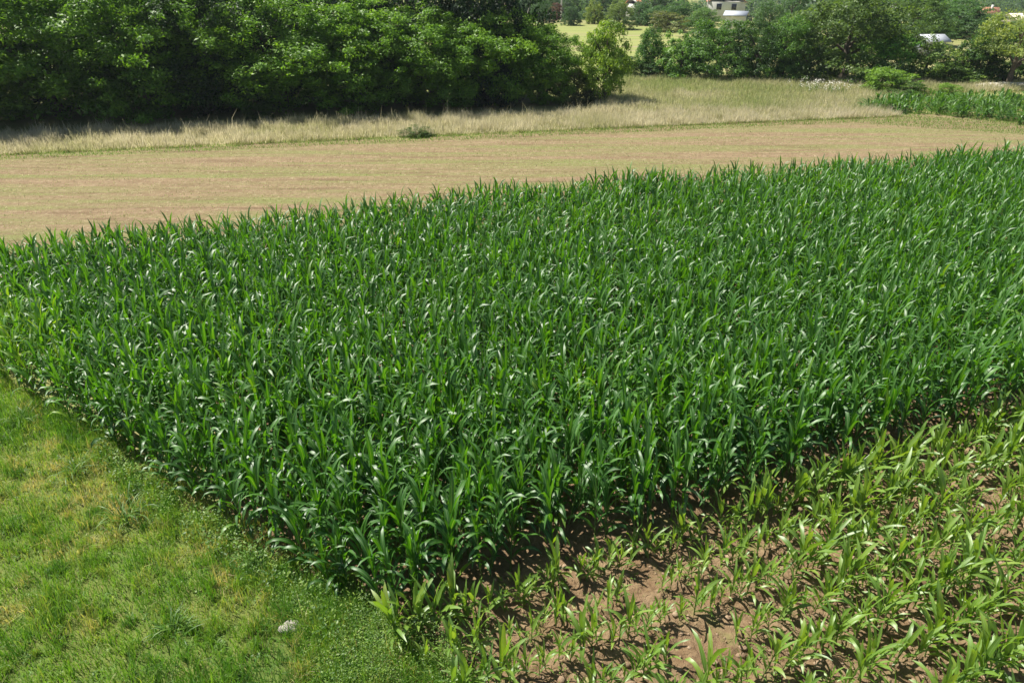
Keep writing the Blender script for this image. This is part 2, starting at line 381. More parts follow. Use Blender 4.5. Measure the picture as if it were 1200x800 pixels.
def tall_tint(P):
    r = np.random.default_rng(4).normal(0, .07, len(P)); left = sstep(-9.5, -13, P[:, 0])*sstep(2.6, .6, np.abs((P[:, :2]-A) @ np.array([AB[1], -AB[0]])))
    return r+.25*(fbm(P[:, 0]*.2, P[:, 1]*.2, 14)-.5)+.38*left
side_of = lambda p: float((p[:2]-A) @ np.array([AB[1], -AB[0]]))
def tall_label(p, n):
    return ordinal(n)+" tall corn plant from the grass verge in the dense crop's "+ordinal(int(p[4])+1)+' row'
build_crop(PT, 2.0, 'tall', 300, tall_label, 'tall corn plants at the front of the dense crop', tall_scale, tall_tint, M['corn'],
           'corn_crop', 'dense dark green tall corn filling the field behind the front plants', .05)

PY = rows(YOUNG, -13, 0, .72, .165, 12, .05)
rg = np.random.default_rng(9)
gap = fbm(PY[:, 0]*.8, PY[:, 1]*.8, 20); PY = PY[(gap > .28) & (rg.random(len(PY)) < .95)]
def young_size(P):
    s = P[:, 2]; t = P[:, 3]
    return .74+.46*sstep(4.0, 11, s)+.25*sstep(-1.6, -.4, t)+.38*sstep(2.6, 1.2, s)*sstep(-3.2, -2.2, t)+.75*(fbm(P[:, 0]*.5, P[:, 1]*.5, 23)-.5)
def young_scale(P): return np.clip(young_size(P)*np.exp(np.random.default_rng(6).normal(0, .2, len(P))), .4, 1.6)
def young_tint(P): return np.random.default_rng(7).normal(0, .12, len(P))
def young_label(p, n):
    return ordinal(n)+' young corn plant from the left, '+ordinal(-int(p[4]))+' row out from the tall crop'
build_crop(PY, .9, 'young', 300, young_label, 'young corn plants in the bare soil patch', young_scale, young_tint, M['young'],
           'young_corn', 'remaining young corn at the margins of the bare patch', .09)

# ------------------------------------------------------------------ grasses
def blades(bag, P, hgt, wid, tint, rng, lean=.5, seg=2, z=None):
    n = len(P); az = rng.random(n)*2*math.pi; la = np.abs(rng.normal(0, lean, n)); ha = rng.random(n)*math.pi*2
    c, s = np.cos(az), np.sin(az); zb = np.zeros(n) if z is None else z
    base = np.column_stack([P[:, 0], P[:, 1], zb]); wv = np.column_stack([-np.sin(ha), np.cos(ha), 0*ha])*wid[:, None]*.5
    d = np.column_stack([c, s, 0*c])
    mid = base+d*(hgt*.45*np.sin(la*.5))[:, None]; mid[:, 2] += hgt*.55*np.cos(la*.5)
    tip = mid+d*(hgt*.6*np.sin(la*1.5))[:, None]; tip[:, 2] += hgt*.5*np.cos(la*1.5)
    if seg == 2:
        V = np.stack([base-wv, base+wv, mid+wv*.8, mid-wv*.8, tip], 1).reshape(-1, 3); i = np.arange(n)*5
        bag.add(V, np.stack([i, i+1, i+2, i+3], 1), np.stack([i+3, i+2, i+4], 1), tint=np.repeat(tint, 5), along=np.tile([0, 0, .5, .5, 1.], n))
    else:
        V = np.stack([base-wv, base+wv, tip], 1).reshape(-1, 3); i = np.arange(n)*3
        bag.add(V, None, np.stack([i, i+1, i+2], 1), tint=np.repeat(tint, 3), along=np.tile([0, 0, 1.], n))
def scatter(poly, n, rng):
    p = np.array([q[:2] for q in poly]); a, b = p.min(0), p.max(0)
    X = a+rng.random((n, 2))*(b-a); return X[in_poly(X[:, 0], X[:, 1], poly)]
rng = np.random.default_rng(21)
LAWN_V = [A+YLd*4, A+RN*.5+RD*.2, A+AB*26+RN*.2, A+AB*26+np.array([-8, -5]), A+np.array([-14, -7.])]
P = scatter(LAWN_V, 520000, rng); x, y, d = project(np.column_stack([P, np.zeros(len(P))]))
P = P[(x > -60) & (x < 1200) & (y < 860)]
n1, n2, n3 = fbm(P[:, 0]*.55, P[:, 1]*.55, 31), fbm(P[:, 0]*1.4, P[:, 1]*1.4, 33), fbm(P[:, 0]*3.2, P[:, 1]*3.2, 35)
keep = rng.random(len(P)) < .35+.9*n2; P, n1, n2, n3 = P[keep], n1[keep], n2[keep], n3[keep]
P = P[:150000]; n1, n2, n3 = n1[:150000], n2[:150000], n3[:150000]
dry = sstep(.52, .64, n1)*.30+sstep(.56, .68, n2)*.28
hg = (.08+.34*n3**1.8+.30*sstep(.55, .35, n1)*n2)*np.exp(rng.normal(0, .3, len(P)))
bag = Bag(); blades(bag, P, hg, rng.uniform(.008, .018, len(P)), np.clip(.36+dry-.28*sstep(.5, .3, n1)+.25*(n3-.5)+rng.normal(0, .13, len(P)), 0, 1), rng, .75)
TC = scatter(LAWN_V, 4000, rng); x, y, d = project(np.column_stack([TC, np.zeros(len(TC))])); TC = TC[(x > -60) & (y < 860)][:560]
TE = np.concatenate([scatter([A+AB*.3, A+AB*12, A+AB*12-RN*.9, A-RN*1.0-RD*.5], 1200, rng)[:190], scatter([G(320, 690)[:2], G(440, 722)[:2], G(560, 830)[:2], G(360, 830)[:2]], 700, rng)[:150]]); nT = len(TC); TC = np.concatenate([TC, TE])
for iT, c_ in enumerate(TC):
    k_ = int(rng.integers(25, 80)); sz_ = rng.uniform(.5, 1.3) if iT < nT else rng.uniform(.8, 1.6); Pq = c_+rng.normal(0, .07*sz_, (k_, 2))
    blades(bag, Pq, rng.uniform(.14, .40, k_)*sz_, rng.uniform(.007, .014, k_), np.clip(rng.choice([.05, .25, .45, .62, .9], p=[.25, .3, .25, .12, .08])+rng.normal(0, .1, k_), 0, 1), rng, .8)
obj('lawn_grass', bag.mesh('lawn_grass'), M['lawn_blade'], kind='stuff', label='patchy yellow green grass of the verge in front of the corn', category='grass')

# dry tall grass strip and the meadow behind it
STRIP = [G(-60, 185)[:2], G(480, 161)[:2], G(960, 141)[:2], G(1060, 137)[:2], G(1030, 131)[:2], G(720, 131)[:2], G(300, 146)[:2], G(-60, 160)[:2]]
P = scatter(STRIP, 420000, rng)[:90000]; nn = fbm(P[:, 0]*.35, P[:, 1]*.35, 41); n5 = fbm(P[:, 0]*1.5, P[:, 1]*1.5, 42)
bag = Bag(); blades(bag, P, (.14+.75*n5**1.6)*np.exp(rng.normal(0, .28, len(P))), rng.uniform(.015, .03, len(P)), np.clip(.42+.7*nn+rng.normal(0, .16, len(P)), 0, 1), rng, .5)
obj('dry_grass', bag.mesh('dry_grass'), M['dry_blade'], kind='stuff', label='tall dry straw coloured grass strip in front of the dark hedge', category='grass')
MEAD = [G(690, 133)[:2], G(1040, 132)[:2], G(1060, 112)[:2], G(1250, 106)[:2], G(1250, 96)[:2], G(720, 92)[:2]]
P = scatter(MEAD, 200000, rng)[:70000]; nn = fbm(P[:, 0]*.22, P[:, 1]*.22, 44); n5 = fbm(P[:, 0]*.7, P[:, 1]*.7, 45)
bag = Bag(); blades(bag, P, (.2+.55*n5)*np.exp(rng.normal(0, .2, len(P))), rng.uniform(.02, .045, len(P)), np.clip(.0+.95*nn+rng.normal(0, .15, len(P)), 0, 1), rng, .55)
obj('meadow_grass', bag.mesh('meadow_grass'), M['dry_blade'], kind='stuff', label='pale green and straw meadow grass behind the dry strip', category='grass')
VERGE = [G(-60, 190)[:2], G(480, 167)[:2], G(1000, 144)[:2], G(1200, 158)[:2], G(1200, 146)[:2], G(1060, 134)[:2], G(1000, 137)[:2], G(480, 160)[:2], G(-60, 183)[:2]]
P = np.concatenate([scatter(VERGE, 200000, rng)[:17000], scatter([G(1000, 124)[:2], G(1060, 115)[:2], G(1240, 113)[:2], G(1240, 152)[:2], G(1100, 135)[:2], G(1010, 132)[:2]], 60000, rng)[:26000]])
bag = Bag(); blades(bag, P, rng.uniform(.04, .16, len(P)), rng.uniform(.02, .04, len(P)), np.clip(.28+rng.normal(0, .15, len(P)), 0, 1), rng, .6, 1)
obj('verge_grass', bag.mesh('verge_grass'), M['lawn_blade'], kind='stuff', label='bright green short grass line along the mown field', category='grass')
P = scatter(STUB, 300000, rng)[:95000]; nn = fbm((P @ RD)*.12, (P @ RN)*.9, 47)
_d = G(1050, 137)[:2]-G(0, 183)[:2]; _d /= np.linalg.norm(_d); _n = np.array([-_d[1], _d[0]]); tt = P @ _n
P = P+np.outer(np.round(tt/.62)*.62+rng.normal(0, .10, len(P))-tt, _n)
P = P[rng.random(len(P)) < .25+.9*nn]; nn = fbm((P @ RD)*.12, (P @ RN)*.9, 47)
bag = Bag(); blades(bag, P, rng.uniform(.03, .12, len(P)), rng.uniform(.015, .045, len(P)), np.clip(1.1-1.05*nn+rng.normal(0, .2, len(P)), 0, 1), rng, .8, 1)
obj('stubble', bag.mesh('stubble'), M['dry_blade'], kind='stuff', label='short cut stubble and regrowth on the mown field', category='stubble')

# weeds: leafy stems as stuff
def weed_plants(bag, P, hg, tint, rng, per=26, ls=.045):
    n = len(P); m = n*per; b = np.repeat(P, per, 0); h = np.repeat(hg, per); t = rng.random(m)
    a = rng.random(m)*2*math.pi; r = h*.55*rng.random(m)**.6*(.35+.65*np.sin(t*2.6))
    c = np.column_stack([b[:, 0]+r*np.cos(a), b[:, 1]+r*np.sin(a), .02+h*t*(1-.25*r/h)])
    az = a+rng.normal(0, .6, m); el = rng.normal(.1, .45, m)
    u = np.column_stack([np.cos(az)*np.cos(el), np.sin(az)*np.cos(el), np.sin(el)]); v = np.column_stack([-np.sin(az), np.cos(az), rng.normal(0, .35, m)])
    s = (ls*rng.uniform(.5, 1.3, m))[:, None]
    V = np.stack([c-u*s*.2, c+u*s*.35+v*s*.28, c+u*s, c+u*s*.35-v*s*.28], 1).reshape(-1, 3); i = np.arange(m)*4
    bag.add(V, np.stack([i, i+1, i+2, i+3], 1), tint=np.repeat(np.clip(np.repeat(tint, per)+rng.normal(0, .15, m), 0, 1), 4))
WEED = [G(320, 690)[:2], G(405, 690)[:2], G(450, 722)[:2], G(520, 745)[:2], G(600, 830)[:2], G(380, 830)[:2], G(350, 760)[:2]]
P = scatter(WEED, 3600, rng)[:1500]; n1 = fbm(P[:, 0]*1.2, P[:, 1]*1.2, 51)
bag = Bag(); k_ = rng.random(len(P)) < -.1+.95*fbm(P[:, 0]*2.5, P[:, 1]*2.5, 57); P, n1 = P[k_], n1[k_]
weed_plants(bag, P, (.06+.55*n1**1.5)*np.exp(rng.normal(0, .45, len(P))), .15+.85*rng.random(len(P)), rng, 44, .028)
P = scatter([A, A+AB*9, A+AB*9-RN*.7, A-RN*.9-RD*.5], 1400, rng)[:330]
weed_plants(bag, P, rng.uniform(.12, .6, len(P)), rng.random(len(P)), rng, 30, .055)
P = scatter(LAWN_V, 9000, rng)[:1500]; weed_plants(bag, P, rng.uniform(.05, .16, len(P)), rng.random(len(P)), rng, 12, .05)
P = scatter(YOUNG, 16000, rng); g = fbm(P[:, 0]*.9, P[:, 1]*.9, 53); P = P[g > .47][:2600]
weed_plants(bag, P, rng.uniform(.04, .17, len(P)), rng.uniform(.4, 1, len(P)), rng, 16, .036)
obj('weeds', bag.mesh('weeds', False), M['weed'], kind='stuff', label='low leafy green weeds at the field corner and between the rows', category='weeds')
bag = Bag(); P = scatter(YOUNG, 110000, rng); g = fbm(P[:, 0]*.7, P[:, 1]*.7, 55); P = P[g > .5][:26000]
blades(bag, P, rng.uniform(.03, .1, len(P)), rng.uniform(.004, .009, len(P)), np.clip(rng.normal(.4, .2, len(P)), 0, 1), rng, .9, 1)
obj('seedling_grass', bag.mesh('seedling_grass'), M['lawn_blade'], kind='stuff', label='thin patches of seedling grass on the bare soil', category='grass')

# tufts of tall coarse grass on the verge
for px, py, s, lab in ((92, 556, 1.0, 'tall arching grass tuft between the dense corn and the grass verge, upper of three'),
                       (150, 612, 1.15, 'wide dark arching grass tuft on the verge beside the dense corn'),
                       (205, 742, .8, 'low dark green grass tuft alone in the middle of the verge'),
                       (25, 500, 1.0, 'pale grass tuft at the left border of the photo below the corn'),
                       (300, 668, .8, 'small arching grass tuft under the corn leaves near the front corner')):
    r_ = np.random.default_rng(px); p = G(px, py); b = Bag()
    for k in range(46):
        V, Q, ac, al = leaf_arrays(r_, 0, r_.random()*6.28, r_.uniform(.35, .75)*s, r_.uniform(.014, .026), R(r_.uniform(5, 35)), R(r_.uniform(70, 140)), 5, 0, r_.uniform(-.5, .5), .03*r_.random())
        off = r_.normal(0, .10*s, 2); V = V+np.array([off[0], off[1], -.02]); b.add(V, Q, tint=np.clip(r_.normal(.35, .18), 0, 1), across=ac, along=al)
    o = obj('grass_tuft', b.mesh('grass_tuft'), M['weed'], label=lab, category='grass tuft', group='coarse grass tufts along the corn edge'); o.location = p
# clods and the stone
M['stone'] = plain_mat('pale_stone', (.42, .38, .32), (.62, .58, .52), 9, .9, .7)
M['clod'] = plain_mat('soil_clod', (.22, .145, .09), (.38, .28, .19), 6, .95, .6)
def lump(seed, n=10, m=7):
    r_ = np.random.default_rng(seed); V = []; Q = []
    for i in range(m+1):
        for k in range(n):
            th, ph = math.pi*i/m, 2*math.pi*k/n
            V.append([math.sin(th)*math.cos(ph), math.sin(th)*math.sin(ph), math.cos(th)])
    V = np.array(V); V *= (.72+.55*fbm(V[:, 0]*1.6+V[:, 2]+3, V[:, 1]*1.6+V[:, 2]*.7+3, seed))[:, None]
    for i in range(m):
        for k in range(n): Q.append([i*n+k, i*n+(k+1) % n, (i+1)*n+(k+1) % n, (i+1)*n+k])
    return V, np.array(Q)[:, ::-1]
V, Q = lump(4, 18, 12); o = obj('stone', make_mesh('stone', V, Q, smooth=True), M['stone'], label='pale stone lying in the grass near the front corner of the corn', category='stone')
o.location = G(341, 735, .07); o.scale = (.22, .13, .10); o.rotation_euler = (.1, .15, .4)
bag = Bag(); small = [lump(60+i, 6, 4) for i in range(6)]
P = scatter(YOUNG, 24000, rng); x, y, d = project(np.column_stack([P, np.zeros(len(P))])); P = P[(x > -40) & (x < 1240) & (y < 840)][:9000]
for p in P:
    V, Q = small[rng.integers(6)]; s = .010+.06*rng.random()**4; sp = (p-A); zz = lumps(np.array([sp @ RD]), np.array([sp @ RN]))[0]
    bag.add(V*s*np.array([.8+.8*rng.random(), .7+.6*rng.random(), .45+.4*rng.random()])+np.array([p[0], p[1], zz+s*.2]), Q)
obj('soil_clods', bag.mesh('soil_clods'), M['clod'], kind='stuff', label='loose brown clods scattered on the bare soil', category='soil')

# ------------------------------------------------------------------ trees and shrubs
def leaf_cards(c, nrm, size, rng, aspect=.45):
    n = len(c); u = rng.normal(size=(n, 3)); u -= nrm*(u*nrm).sum(1)[:, None]; u /= np.linalg.norm(u, axis=1)[:, None]+1e-9
    v = np.cross(nrm, u); s = size[:, None]; dr = np.array([0, 0, -.18])
    V = np.stack([c-u*s*.5, c+v*s*aspect*.5, c+u*s*.5+dr*s, c-v*s*aspect*.5], 1).reshape(-1, 3); i = np.arange(n)*4
    return V, np.stack([i, i+1, i+2, i+3], 1)
def crown_mesh(name, seed, lobes, nclump, per, lsize, cr, aspect=.45, low=0.0, inner=.15):
    rng = np.random.default_rng(seed); lobes = np.array(lobes, float)
    w_ = (lobes[:, 3]*lobes[:, 4]+lobes[:, 4]*lobes[:, 5]); w_ /= w_.sum()
    C, NN = [], []
    while len(C) < nclump:
        l = lobes[rng.choice(len(lobes), p=w_)]; d = rng.normal(size=3); d[2] += .25; d /= np.linalg.norm(d)
        f = rng.uniform(.80, 1.04) if rng.random() > inner else rng.uniform(.4, .8); p = l[:3]+d*l[3:]*f
        if p[2] < low: continue
        q = (((p-lobes[:, :3])/lobes[:, 3:])**2).sum(1)
        if (q < .5*f*f).any() and rng.random() < .85: continue
        C.append(p); nn = d/l[3:]; NN.append(nn/np.linalg.norm(nn))
    C, NN = np.array(C), np.array(NN); k = nclump*per; ci = np.repeat(np.arange(nclump), per)
    rad = np.repeat(cr*rng.uniform(.6, 1.35, nclump), per)
    g = rng.normal(size=(k, 3)); g /= np.linalg.norm(g, axis=1)[:, None]; g *= (rng.random(k)**.45*rad)[:, None]
    g[:, 2] *= .75; c = C[ci]+g; c[:, 2] -= .2*(g[:, 0]**2+g[:, 1]**2)/cr
    nrm = NN[ci]*.5+np.array([0, 0, .45])+rng.normal(size=(k, 3))*.6+g/rad[:, None]*.7; nrm /= np.linalg.norm(nrm, axis=1)[:, None]
    lo_, hi_ = np.percentile(c, 1.5, 0), np.percentile(c, 98.5, 0); sz = hi_-lo_
    c = (c-np.array([(lo_[0]+hi_[0])/2, (lo_[1]+hi_[1])/2, 0]))/np.array([sz[0], sz[1], hi_[2]])*np.array([1, 1, .97])
    V, Q = leaf_cards(c, nrm, lsize*rng.uniform(.6, 1.35, k), rng, aspect)
    tint = np.clip(.5+np.repeat(rng.normal(0, .16, nclump), per)+rng.normal(0, .14, k), 0, 1)
    me = make_mesh(name, V, Q, None, {'tint': np.repeat(tint, 4)}, smooth=False); me.materials.append(M['foliage']); return me
def rand_lobes(seed, n, r0, zlo, zhi, spread, flat=1.0):
    rg_ = np.random.default_rng(seed); out = [[0, 0, (zlo+zhi)/2, .33, .33, (zhi-zlo)*.5]]
    for i in range(n):
        a = 2*math.pi*(i+rg_.random()*.7)/n*1.618*3; z = zlo+(zhi-zlo)*rg_.random()
        rr = spread*(1-.55*((z-zlo)/(zhi-zlo))**2)*rg_.uniform(.6, 1); q = r0*rg_.uniform(.75, 1.3)
        out.append([rr*math.cos(a), rr*math.sin(a), z, q, q, q*flat])
    if zlo < .12:
        for k in range(6):                    # skirt of low branches
            a = k*1.047+rg_.random(); out.append([spread*.72*math.cos(a), spread*.72*math.sin(a), .15, .2, .2, .16])
    return out
def wall_lobes(seed, n):
    rg_ = np.random.default_rng(seed); out = [[0, 0, .42, .34, .34, .42], [.1, .05, .2, .3, .3, .2]]
    for i in range(n):
        a = 2*math.pi*(i*.618+.1*rg_.random()); z = .14+.74*((i+.5)/n); q = rg_.uniform(.12, .2)
        rr = .40*(.66+.34*float(sstep(.15, .55, z)))*(1-.75*float(sstep(.62, .95, z)))*rg_.uniform(.85, 1.08)
        out.append([rr*math.cos(a), rr*math.sin(a), z, q, q, q*.85])
    return out
CR = {}      # crowns are modelled about 1 wide and 1 high
for i in range(4): CR['robinia', i] = crown_mesh('crown', 500+i, wall_lobes(40+i, 24), 640, 84, .0235, .060, .45, .0)
for i in range(4): CR['round', i] = crown_mesh('crown', 520+i, rand_lobes(50+i, 16, .17, .08, .84, .36, .95), 360, 56, .031, .062, .5, .0)
for i in range(3): CR['shrub', i] = crown_mesh('crown', 540+i, rand_lobes(60+i, 12, .20, .06, .8, .34, .95), 180, 42, .052, .08, .5, .0)
for i in range(2): CR['upright', i] = crown_mesh('crown', 560+i, [[0, 0, .35, .38, .38, .35], [.08, 0, .6, .26, .26, .35], [-.1, .05, .55, .22, .22, .3], [.2, .1, .4, .22, .22, .25], [-.22, -.1, .35, .22, .22, .25]], 300, 44, .05, .07, .36, .0)
for i in range(2): CR['sparse', i] = crown_mesh('crown', 570+i, rand_lobes(70+i, 12, .15, .35, .85, .38, .9), 120, 46, .034, .075, .5, .2)
def trunk_mesh(seed, h, w, top=.72, nl=6, r=.035, ivy=False):
    rg_ = np.random.default_rng(seed); b = Bag(); r0 = max(.05, h*r)
    pts = [np.array([0, 0, -.15])]+[np.array([rg_.normal(0, .02)*h, rg_.normal(0, .02)*h, h*top*k/4]) for k in range(1, 5)]
    V, Q = tube(pts, [r0*1.35, r0, r0*.8, r0*.55, r0*.25], 8); b.add(V, Q)
    for k in range(nl):
        z = h*rg_.uniform(.18, .6); a = rg_.random()*6.28+k*2.4; L = w*.34*rg_.uniform(.6, 1.1)
        p0 = np.array([0, 0, z]); d = np.array([math.cos(a), math.sin(a), 0])
        V, Q = tube([p0, p0+d*L*.4+[0, 0, h*.10], p0+d*L*.75+[0, 0, h*.2], p0+d*L+[0, 0, h*.27]], [r0*.5, r0*.36, r0*.22, r0*.08], 6); b.add(V, Q)
    return b.mesh('trunk')
def tree(px, pyb, pyt, pw, kind, var, colour, label, cat='tree', group=None, rot=None, dist=None, name=None, bark='bark', hmin=None):
    if dist is None: p = G(px, pyb)
    else: q = AT(px, pyb, dist); p = np.array([q[0], dist, float(terrain(q[0], dist))])
    p[2] = float(terrain(p[0], p[1]))+.01
    wd = pw*depth(p)/F*.97
    if dist is None:                          # the crown's front, not its trunk, stands on the base pixel
        p[1] += .38*wd; p[0] = AT(px, pyb, p[1])[0]; wd = pw*depth(p)/F
    top = AT(px, pyt, p[1])[2]; h = top-p[2]
    e = bpy.data.objects.new(name or ('shrub' if cat == 'shrub' else 'tree'), None); COL.objects.link(e); e.location = p
    e['label'] = label; e['category'] = cat
    if group: e['group'] = group
    tm = trunk_mesh(int(px*7+pyt)+5000, h, wd); obj('trunk', tm, M[bark], e)
    o = bpy.data.objects.new('crown', CR[kind, var]); COL.objects.link(o); o.parent = e
    o.scale = (wd, wd, h); o.rotation_euler = (0, 0, (px*1.7) % 6.28 if rot is None else rot); o.color = (*colour, 1)
    return e
ROB = (.145, .28, .032); ROB2 = (.125, .25, .03); DK = (.05, .11, .026); MID = (.09, .155, .035); BLU = (.075, .15, .055)
HG = 'large trees of the dark hedge'
tree(-40, 156, -60, 240, 'robinia', 0, ROB2, 'dark leafy tree cut by the left border of the photo', group=HG)
tree(75, 150, -48, 230, 'robinia', 1, ROB, 'broad bright topped tree second from the left border in the hedge', group=HG)
tree(180, 146, -25, 190, 'robinia', 2, ROB2, 'broad dark based tree left of the dark gap in the hedge', group=HG)
tree(250, 138, -40, 150, 'robinia', 3, (.04, .09, .02), 'dark recessed tree in the gap of the hedge', group=HG)
tree(335, 138, -14, 190, 'robinia', 0, ROB, 'large bright green tree right of the dark gap in the hedge', group=HG, rot=2.5)
tree(430, 135, 2, 160, 'robinia', 2, ROB, 'bright rounded tree in the middle of the hedge', group=HG, rot=4.1)
tree(510, 131, 8, 150, 'robinia', 1, ROB2, 'leafy tree right of the middle of the hedge, under darker trees', group=HG, rot=1.0)
tree(580, 128, 12, 130, 'robinia', 3, ROB, 'leafy green tree below the bare pale stems', group=HG, rot=3.3)
tree(632, 125, 32, 86, 'robinia', 0, ROB, 'lower green tree before the right end of the hedge', group=HG, rot=5.2)
tree(672, 122, 72, 60, 'shrub', 0, (.13, .15, .06), 'olive brown thin shrub beside the last tree of the hedge', 'shrub')
tree(706, 122, 26, 58, 'upright', 0, (.19, .30, .04), 'yellow green upright tree closing the right end of the hedge', group=HG)
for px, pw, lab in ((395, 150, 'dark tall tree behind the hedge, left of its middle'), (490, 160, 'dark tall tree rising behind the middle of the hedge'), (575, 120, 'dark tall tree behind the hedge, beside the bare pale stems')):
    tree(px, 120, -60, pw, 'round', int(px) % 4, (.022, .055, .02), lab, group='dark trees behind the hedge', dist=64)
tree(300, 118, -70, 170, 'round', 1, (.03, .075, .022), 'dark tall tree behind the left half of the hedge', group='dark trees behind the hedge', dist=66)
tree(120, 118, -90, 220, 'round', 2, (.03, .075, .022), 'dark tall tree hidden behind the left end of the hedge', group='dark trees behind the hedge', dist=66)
tree(305, 141, 120, 34, 'shrub', 1, MID, 'small low shrub at the foot of the hedge', 'shrub')
tree(490, 161, 149, 38, 'shrub', 2, MID, 'small dark weed bush in the dry grass strip', 'shrub')
# bare pale stems above the hedge
q = AT(597, 22, 66); zt = float(terrain(q[0], 66)); b = Bag()
for k, (dx, lx) in enumerate(((-1.1, -.9), (-.4, -.1), (.1, .7), (.7, 1.8), (-.1, .3))):
    V, Q = tube([(dx*.5, .1*k, -.1), (dx*.8+lx*.2, .1*k, 4), (dx+lx*.6, .1*k, 7.5), (dx+lx*1.1, .1*k, 10.5+.3*k)], [.11, .09, .06, .03], 6); b.add(V, Q)
o = obj('bare_tree', b.mesh('bare_tree'), M['pale_bark'], label='leafless pale stems rising behind the hedge', category='tree'); o.location = (q[0], 66, zt)

RH = 'trees and shrubs of the far hedge'
tree(742, 93, 66, 46, 'shrub', 0, MID, 'low green shrub right of the yellow green upright tree', 'shrub', RH)
tree(762, 92, 34, 34, 'upright', 1, (0.076, 0.174, 0.039), 'small dark upright tree standing before the hay meadow', group=RH)
tree(772, 94, 74, 40, 'shrub', 1, BLU, 'low bluish shrub at the foot of the small upright tree', 'shrub', RH)
tree(797, 95, 40, 52, 'shrub', 2, (0.136, 0.260, 0.065), 'light green shrub left of the big dark round tree', 'shrub', RH)
tree(838, 96, 24, 84, 'round', 0, (0.090, 0.188, 0.039), 'big dark round tree in front of the white shed', group=RH)
tree(884, 97, 26, 56, 'round', 1, DK, 'dark tree just right of the white shed', group=RH)
tree(913, 97, 20, 62, 'round', 2, (0.113, 0.231, 0.051), 'mid green tree left of the tallest far tree', group=RH)
tree(985, 98, -16, 132, 'round', 3, (0.113, 0.181, 0.051), 'tallest brownish green tree of the far hedge', group=RH)
tree(945, 98, 40, 60, 'shrub', 0, MID, 'shrub at the left foot of the tallest far tree', 'shrub', RH)
tree(1032, 98, 42, 56, 'shrub', 1, (0.121, 0.274, 0.046), 'bright green shrub right of the tallest far tree', 'shrub', RH)
tree(1082, 98, 44, 64, 'shrub', 2, (0.151, 0.237, 0.065), 'olive green round shrub in the right part of the far hedge', 'shrub', RH)
tree(1124, 99, 50, 56, 'shrub', 0, MID, 'mid green shrub below the white roofs', 'shrub', RH)
tree(1152, 99, 58, 54, 'shrub', 1, DK, 'dark shrub left of the ivy covered trunk', 'shrub', RH)
tree(1215, 100, 50, 70, 'shrub', 2, DK, 'dark shrub at the right border behind the ivy covered trunk', 'shrub', RH)
tree(1140, 99, 34, 56, 'shrub', 1, (0.070, 0.144, 0.034), 'dark rounded tree in front of the right part of the white roof', 'tree', RH)
tree(1130, 100, 82, 42, 'shrub', 2, (0.181, 0.289, 0.077), 'low pale green shrub at the front of the far hedge', 'shrub', RH)
tree(1180, 106, 12, 84, 'sparse', 0, (0.227, 0.289, 0.084), 'thin pale green tree with forked ivy covered trunk', group=RH, bark='ivy' if 'ivy' in M else 'bark')
tree(1042, 112, 80, 58, 'shrub', 1, (0.166, 0.289, 0.046), 'light green bush standing in the meadow in front of the far hedge', 'shrub')
tree(1058, 116, 97, 44, 'shrub', 0, MID, 'low dark bush at the edge of the small crop plot', 'shrub')
tree(1112, 113, 98, 26, 'shrub', 1, (0.166, 0.289, 0.046), 'small round bush in the small crop plot', 'shrub')
BK = 'trees between the far hedge and the houses'
